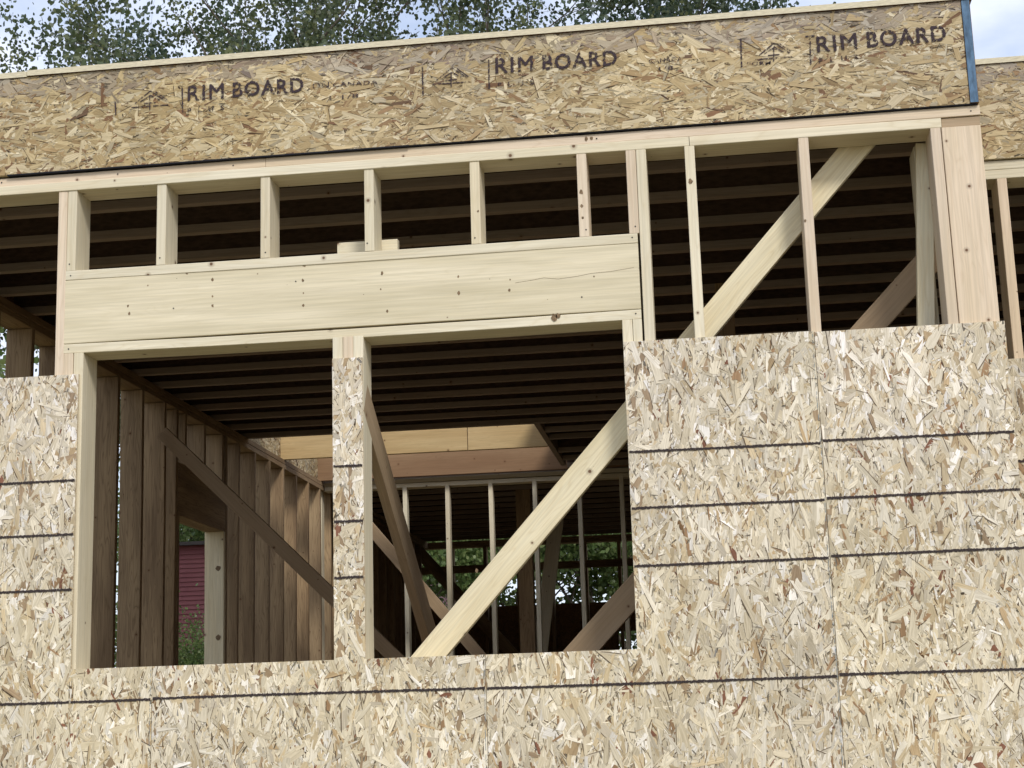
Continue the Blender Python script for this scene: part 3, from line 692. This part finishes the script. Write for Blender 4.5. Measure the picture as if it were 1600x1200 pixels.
# ------------------------------------------------------------------ red house next door
SID, n, l, b = mat_new('red_lap_siding')
b.inputs['Roughness'].default_value = .6
tc = n.new('ShaderNodeTexCoord'); t = n.new('ShaderNodeTexNoise'); t.inputs['Scale'].default_value = 1.5; t.inputs['Detail'].default_value = 5; l.new(tc.outputs['Object'], t.inputs['Vector'])
r = ramp(n, [(.3, srgb(134, 78, 82)), (.7, srgb(150, 94, 96))]); l.new(t.outputs['Fac'], r.inputs[0]); l.new(r.outputs[0], b.inputs['Base Color'])
hy = 30.; htop = W(300, 853, hy).z
nh = thing('red_house', 'red clapboard house beyond the site, seen through the side wall opening', 'house', (-11, hy, -.5))
V, F = [], []
nrow = int((htop+.5)/.105)+1; x0, x1 = -11.0, -5.2
for k in range(nrow):
    z0 = -.5+.105*k; i = len(V)
    V += [(x0, hy-.03, z0), (x1, hy-.03, z0), (x1, hy, z0+.105), (x0, hy, z0+.105), (x0, hy, z0), (x1, hy, z0), ]
    F += [(i, i+1, i+2, i+3), (i+4, i+5, i+1, i)]
zt = -.5+.105*nrow
i = len(V); V += [(x0, hy+.001, -.5), (x1, hy+.001, -.5), (x1, hy+.001, zt), (x0, hy+.001, zt), (x0, hy+9, -.5), (x1, hy+9, -.5), (x1, hy+9, zt), (x0, hy+9, zt)]
F += [(i+4, i, i+3, i+7), (i+1, i+5, i+6, i+2), (i+5, i+4, i+7, i+6)]
mesh_obj('wall', V, F, SID, nh)
RF = plain('dark_shingles', srgb(88, 82, 80), nscale=6, amt=.2)
mesh_obj('roof', [(x0-.4, hy-.25, zt-.02), (x1+.4, hy-.25, zt-.02), (x1+.4, hy+4.5, zt+.5), (x0-.4, hy+4.5, zt+.5), (x0-.4, hy+9.4, zt-.02), (x1+.4, hy+9.4, zt-.02),
                  (x0-.4, hy-.25, zt+.06), (x1+.4, hy-.25, zt+.06), (x1+.4, hy+4.5, zt+.6), (x0-.4, hy+4.5, zt+.6), (x0-.4, hy+9.4, zt+.06), (x1+.4, hy+9.4, zt+.06)],
         [(0, 3, 2, 1), (3, 4, 5, 2), (6, 7, 8, 9), (9, 8, 11, 10), (0, 1, 7, 6), (5, 4, 10, 11), (1, 2, 8, 7), (2, 5, 11, 8), (3, 0, 6, 9), (4, 3, 9, 10)], RF, nh)

# ------------------------------------------------------------------ trees
def leaf_mat(name, c1, c2, c3, tr=.35):
    m, n, l, b = mat_new(name)
    at_ = n.new('ShaderNodeAttribute'); at_.attribute_name = 'leafrand'
    r = ramp(n, [(0., c1), (.55, c2), (1., c3)]); l.new(at_.outputs['Fac'], r.inputs[0])
    l.new(r.outputs[0], b.inputs['Base Color']); b.inputs['Roughness'].default_value = .45; b.inputs['Specular IOR Level'].default_value = .5
    tl = n.new('ShaderNodeBsdfTranslucent'); l.new(r.outputs[0], tl.inputs['Color'])
    ms = n.new('ShaderNodeMixShader'); ms.inputs[0].default_value = tr; l.new(b.outputs[0], ms.inputs[1]); l.new(tl.outputs[0], ms.inputs[2])
    l.new(ms.outputs[0], n['Material Output'].inputs['Surface'])
    return m
LEAF = leaf_mat('cottonwood_leaf', (.045, .062, .032, 1), (.10, .13, .055, 1), (.24, .25, .10, 1), .45)
LEAF2 = leaf_mat('pale_leaf', (.05, .08, .05, 1), (.08, .12, .07, 1), (.13, .17, .10, 1))
LEAF3 = leaf_mat('bush_leaf', (.07, .12, .035, 1), (.15, .22, .07, 1), (.30, .35, .13, 1), .5)
BARK = plain('grey_bark', srgb(92, 84, 74), .9, nscale=9, amt=.35, streak=(3, 3, .6))
def tube(V, F, pts, rad, ns=7):
    base = len(V)
    for i, (p, r) in enumerate(zip(pts, rad)):
        d = (pts[min(i+1, len(pts)-1)]-pts[max(i-1, 0)]).normalized()
        s = d.orthogonal().normalized(); t = d.cross(s)
        for k in range(ns):
            a = 2*math.pi*k/ns; q = p+(s*math.cos(a)+t*math.sin(a))*r; V.append(tuple(q))
        if i:
            b0, b1 = base+(i-1)*ns, base+i*ns
            for k in range(ns): F.append((b0+k, b0+(k+1) % ns, b1+(k+1) % ns, b1+k))
def grow(rnd, V, F, tips, p, d, ln, r, lev, maxlev):
    n_ = 5; pts = [p.copy()]; rad = [r]; q = p.copy(); dd = d.copy()
    for i in range(n_):
        dd = (dd+Vector((rnd.gauss(0, .13), rnd.gauss(0, .13), rnd.gauss(.03, .09)))).normalized()
        q = q+dd*ln/n_; pts.append(q.copy()); rad.append(r*(1-.62*(i+1)/n_))
        if lev >= maxlev-1: tips.append((q.copy(), dd.copy()))
    tube(V, F, pts, rad, 8 if lev < 2 else 5 if lev < 3 else 3)
    if lev >= maxlev: return
    for k in range(rnd.randint(3, 4) if lev else 7):
        f = rnd.uniform(.35, 1.) if lev else rnd.uniform(.38, 1.)
        i = min(n_-1, int(f*n_)); bp = pts[i].lerp(pts[i+1], f*n_-i)
        ax = dd.orthogonal().normalized(); ax.rotate(Matrix.Rotation(rnd.uniform(0, 6.28), 3, dd))
        nd_ = dd.copy(); nd_.rotate(Matrix.Rotation(rnd.uniform(.45, 1.0), 3, ax))
        grow(rnd, V, F, tips, bp, nd_, ln*rnd.uniform(.55, .78), rad[i]*.62, lev+1, maxlev)
def leaf_cloud(rnd, tips, per, spread, size, keep=1.):
    V, F, A_ = [], [], []
    for (p, d) in tips:
        if rnd.random() > keep: continue
        lump = rnd.random()
        for _ in range(per):
            c = p+Vector((rnd.gauss(0, spread), rnd.gauss(0, spread), rnd.gauss(-.03, spread*.8)))
            s = size*rnd.uniform(.6, 1.25); a = Vector((rnd.gauss(0, 1), rnd.gauss(0, 1), rnd.gauss(0, .7))).normalized(); b_ = a.orthogonal().normalized()
            b_.rotate(Matrix.Rotation(rnd.uniform(0, 6.28), 3, a)); t = a.cross(b_); i = len(V)
            for (x, y) in ((-.5, 0), (-.12, .42), (.30, .28), (.62, 0), (.30, -.28), (-.12, -.42)):
                V.append(tuple(c+b_*x*s+t*y*s))
            F.append(tuple(range(i, i+6))); A_.append(min(1, max(0, .55*lump+.45*rnd.random())))
    return V, F, A_
def crown_mesh(V, F, A_, mat):
    me = bpy.data.meshes.new('crown'); me.from_pydata(V, [], F); me.materials.append(mat)
    at_ = me.attributes.new('leafrand', 'FLOAT', 'FACE'); at_.data.foreach_set('value', A_); me.update(); return me
def tree_proto(seed, H, mat, levels=4, per=5, size=.085, spread=.16, lift=.3, r=.2, spreadk=1.):
    rnd = random.Random(seed); V, F, tips = [], [], []
    grow(rnd, V, F, tips, Vector((0, 0, -.1)), Vector((0, 0, 1)), H*.62, r, 0, levels)
    tm = bpy.data.meshes.new('trunk'); tm.from_pydata(V, [], F); tm.materials.append(BARK); tm.update()
    return tm, crown_mesh(*leaf_cloud(rnd, tips, per, spread, size), mat)
def tree(proto, loc, rot, s, label, name='leafy_tree', cat='tree', group='trees behind the house'):
    t_ = thing(name, label, cat, loc, group); t_.rotation_euler = (0, 0, rot); t_.scale = (s, s, s)
    for nm, me in (('trunk', proto[0]), ('crown', proto[1])):
        o = bpy.data.objects.new(nm, me); sc.collection.objects.link(o); o.parent = t_
    return t_
P1 = tree_proto(11, 15, LEAF, 4, per=30, size=.088, spread=.15, r=.26)
P2 = tree_proto(23, 15, LEAF, 4, per=30, size=.088, spread=.15, r=.24)
P3 = tree_proto(31, 15, LEAF2, 4, per=24, size=.088, spread=.16, r=.2)
P4 = tree_proto(47, 7, LEAF3, 4, per=9, size=.10, spread=.2, r=.12)
tree(P1, (-4.7, 21.5, -.5), 3.6, .90, 'tall spreading tree whose crown fills the sky above the left stamp')
tree(P1, (-4.0, 25, -.5), 5.0, 1.04, 'tall dark tree rising just left of the gap in the tree line')
tree(P2, (-.9, 22, -.5), 4.0, 1.02, 'dense dark tree right of the gap, above the middle stamp')
tree(P3, (1.2, 27, -.5), 1.0, 1.2, 'pale sparse tree showing between two darker crowns')
tree(P1, (2.3, 27, -.5), 3.1, .97, 'rightmost tree, only its lowest top shows over the roof edge')
for k, (x, y, s, a) in enumerate(((-3.4, 19.5, .75, 0), (-1.2, 20.5, .8, 1.3), (.9, 19.6, .75, 2.4), (2.8, 21, .85, 3.9), (5.2, 20, .8, 5), (7.4, 21, .8, 1))):
    tree(P4, (x, y, -.5), a, s, ['bushy light green tree seen through the far wall, left end', 'bushy tree behind the far wall beside the leftmost one', 'bushy tree behind the middle of the far wall', 'bushy tree behind the far wall right of the wide post', 'bushy light green tree seen in the far right gap', 'bushy tree farthest right beyond the house'][k], 'bushy_tree', 'tree', 'bushy trees behind the far wall')
tree(P4, (-7.4, 22.5, -.5), .6, .44, 'low shrub in front of the red house', 'shrub', 'shrub', 'greenery left of the house')
tree(P4, (-13.6, 41, -.5), .9, 1.35, 'tree standing behind the red house roof', group='greenery left of the house')
tree(P4, (-8.2, 9.5, -.5), 2.9, 1.0, 'bushy tree left of the house, glimpsed between the side wall studs', 'bushy_tree', 'tree', 'greenery left of the house')
tree(P4, (-9.8, 13.5, -.5), .9, 1.05, 'bushy tree glimpsed through the left bay behind the side wall', 'bushy_tree', 'tree', 'greenery left of the house')
tree(P4, (-9.55, 20.5, -1.3), 4.4, .70, 'large shrub left of the red house, glimpsed through slits between the studs', 'shrub', 'shrub', 'greenery left of the house')
tree(P1, (-22, 25, -.5), 1.9, .8, 'tall tree farthest left, behind the side wall', group='greenery left of the house')
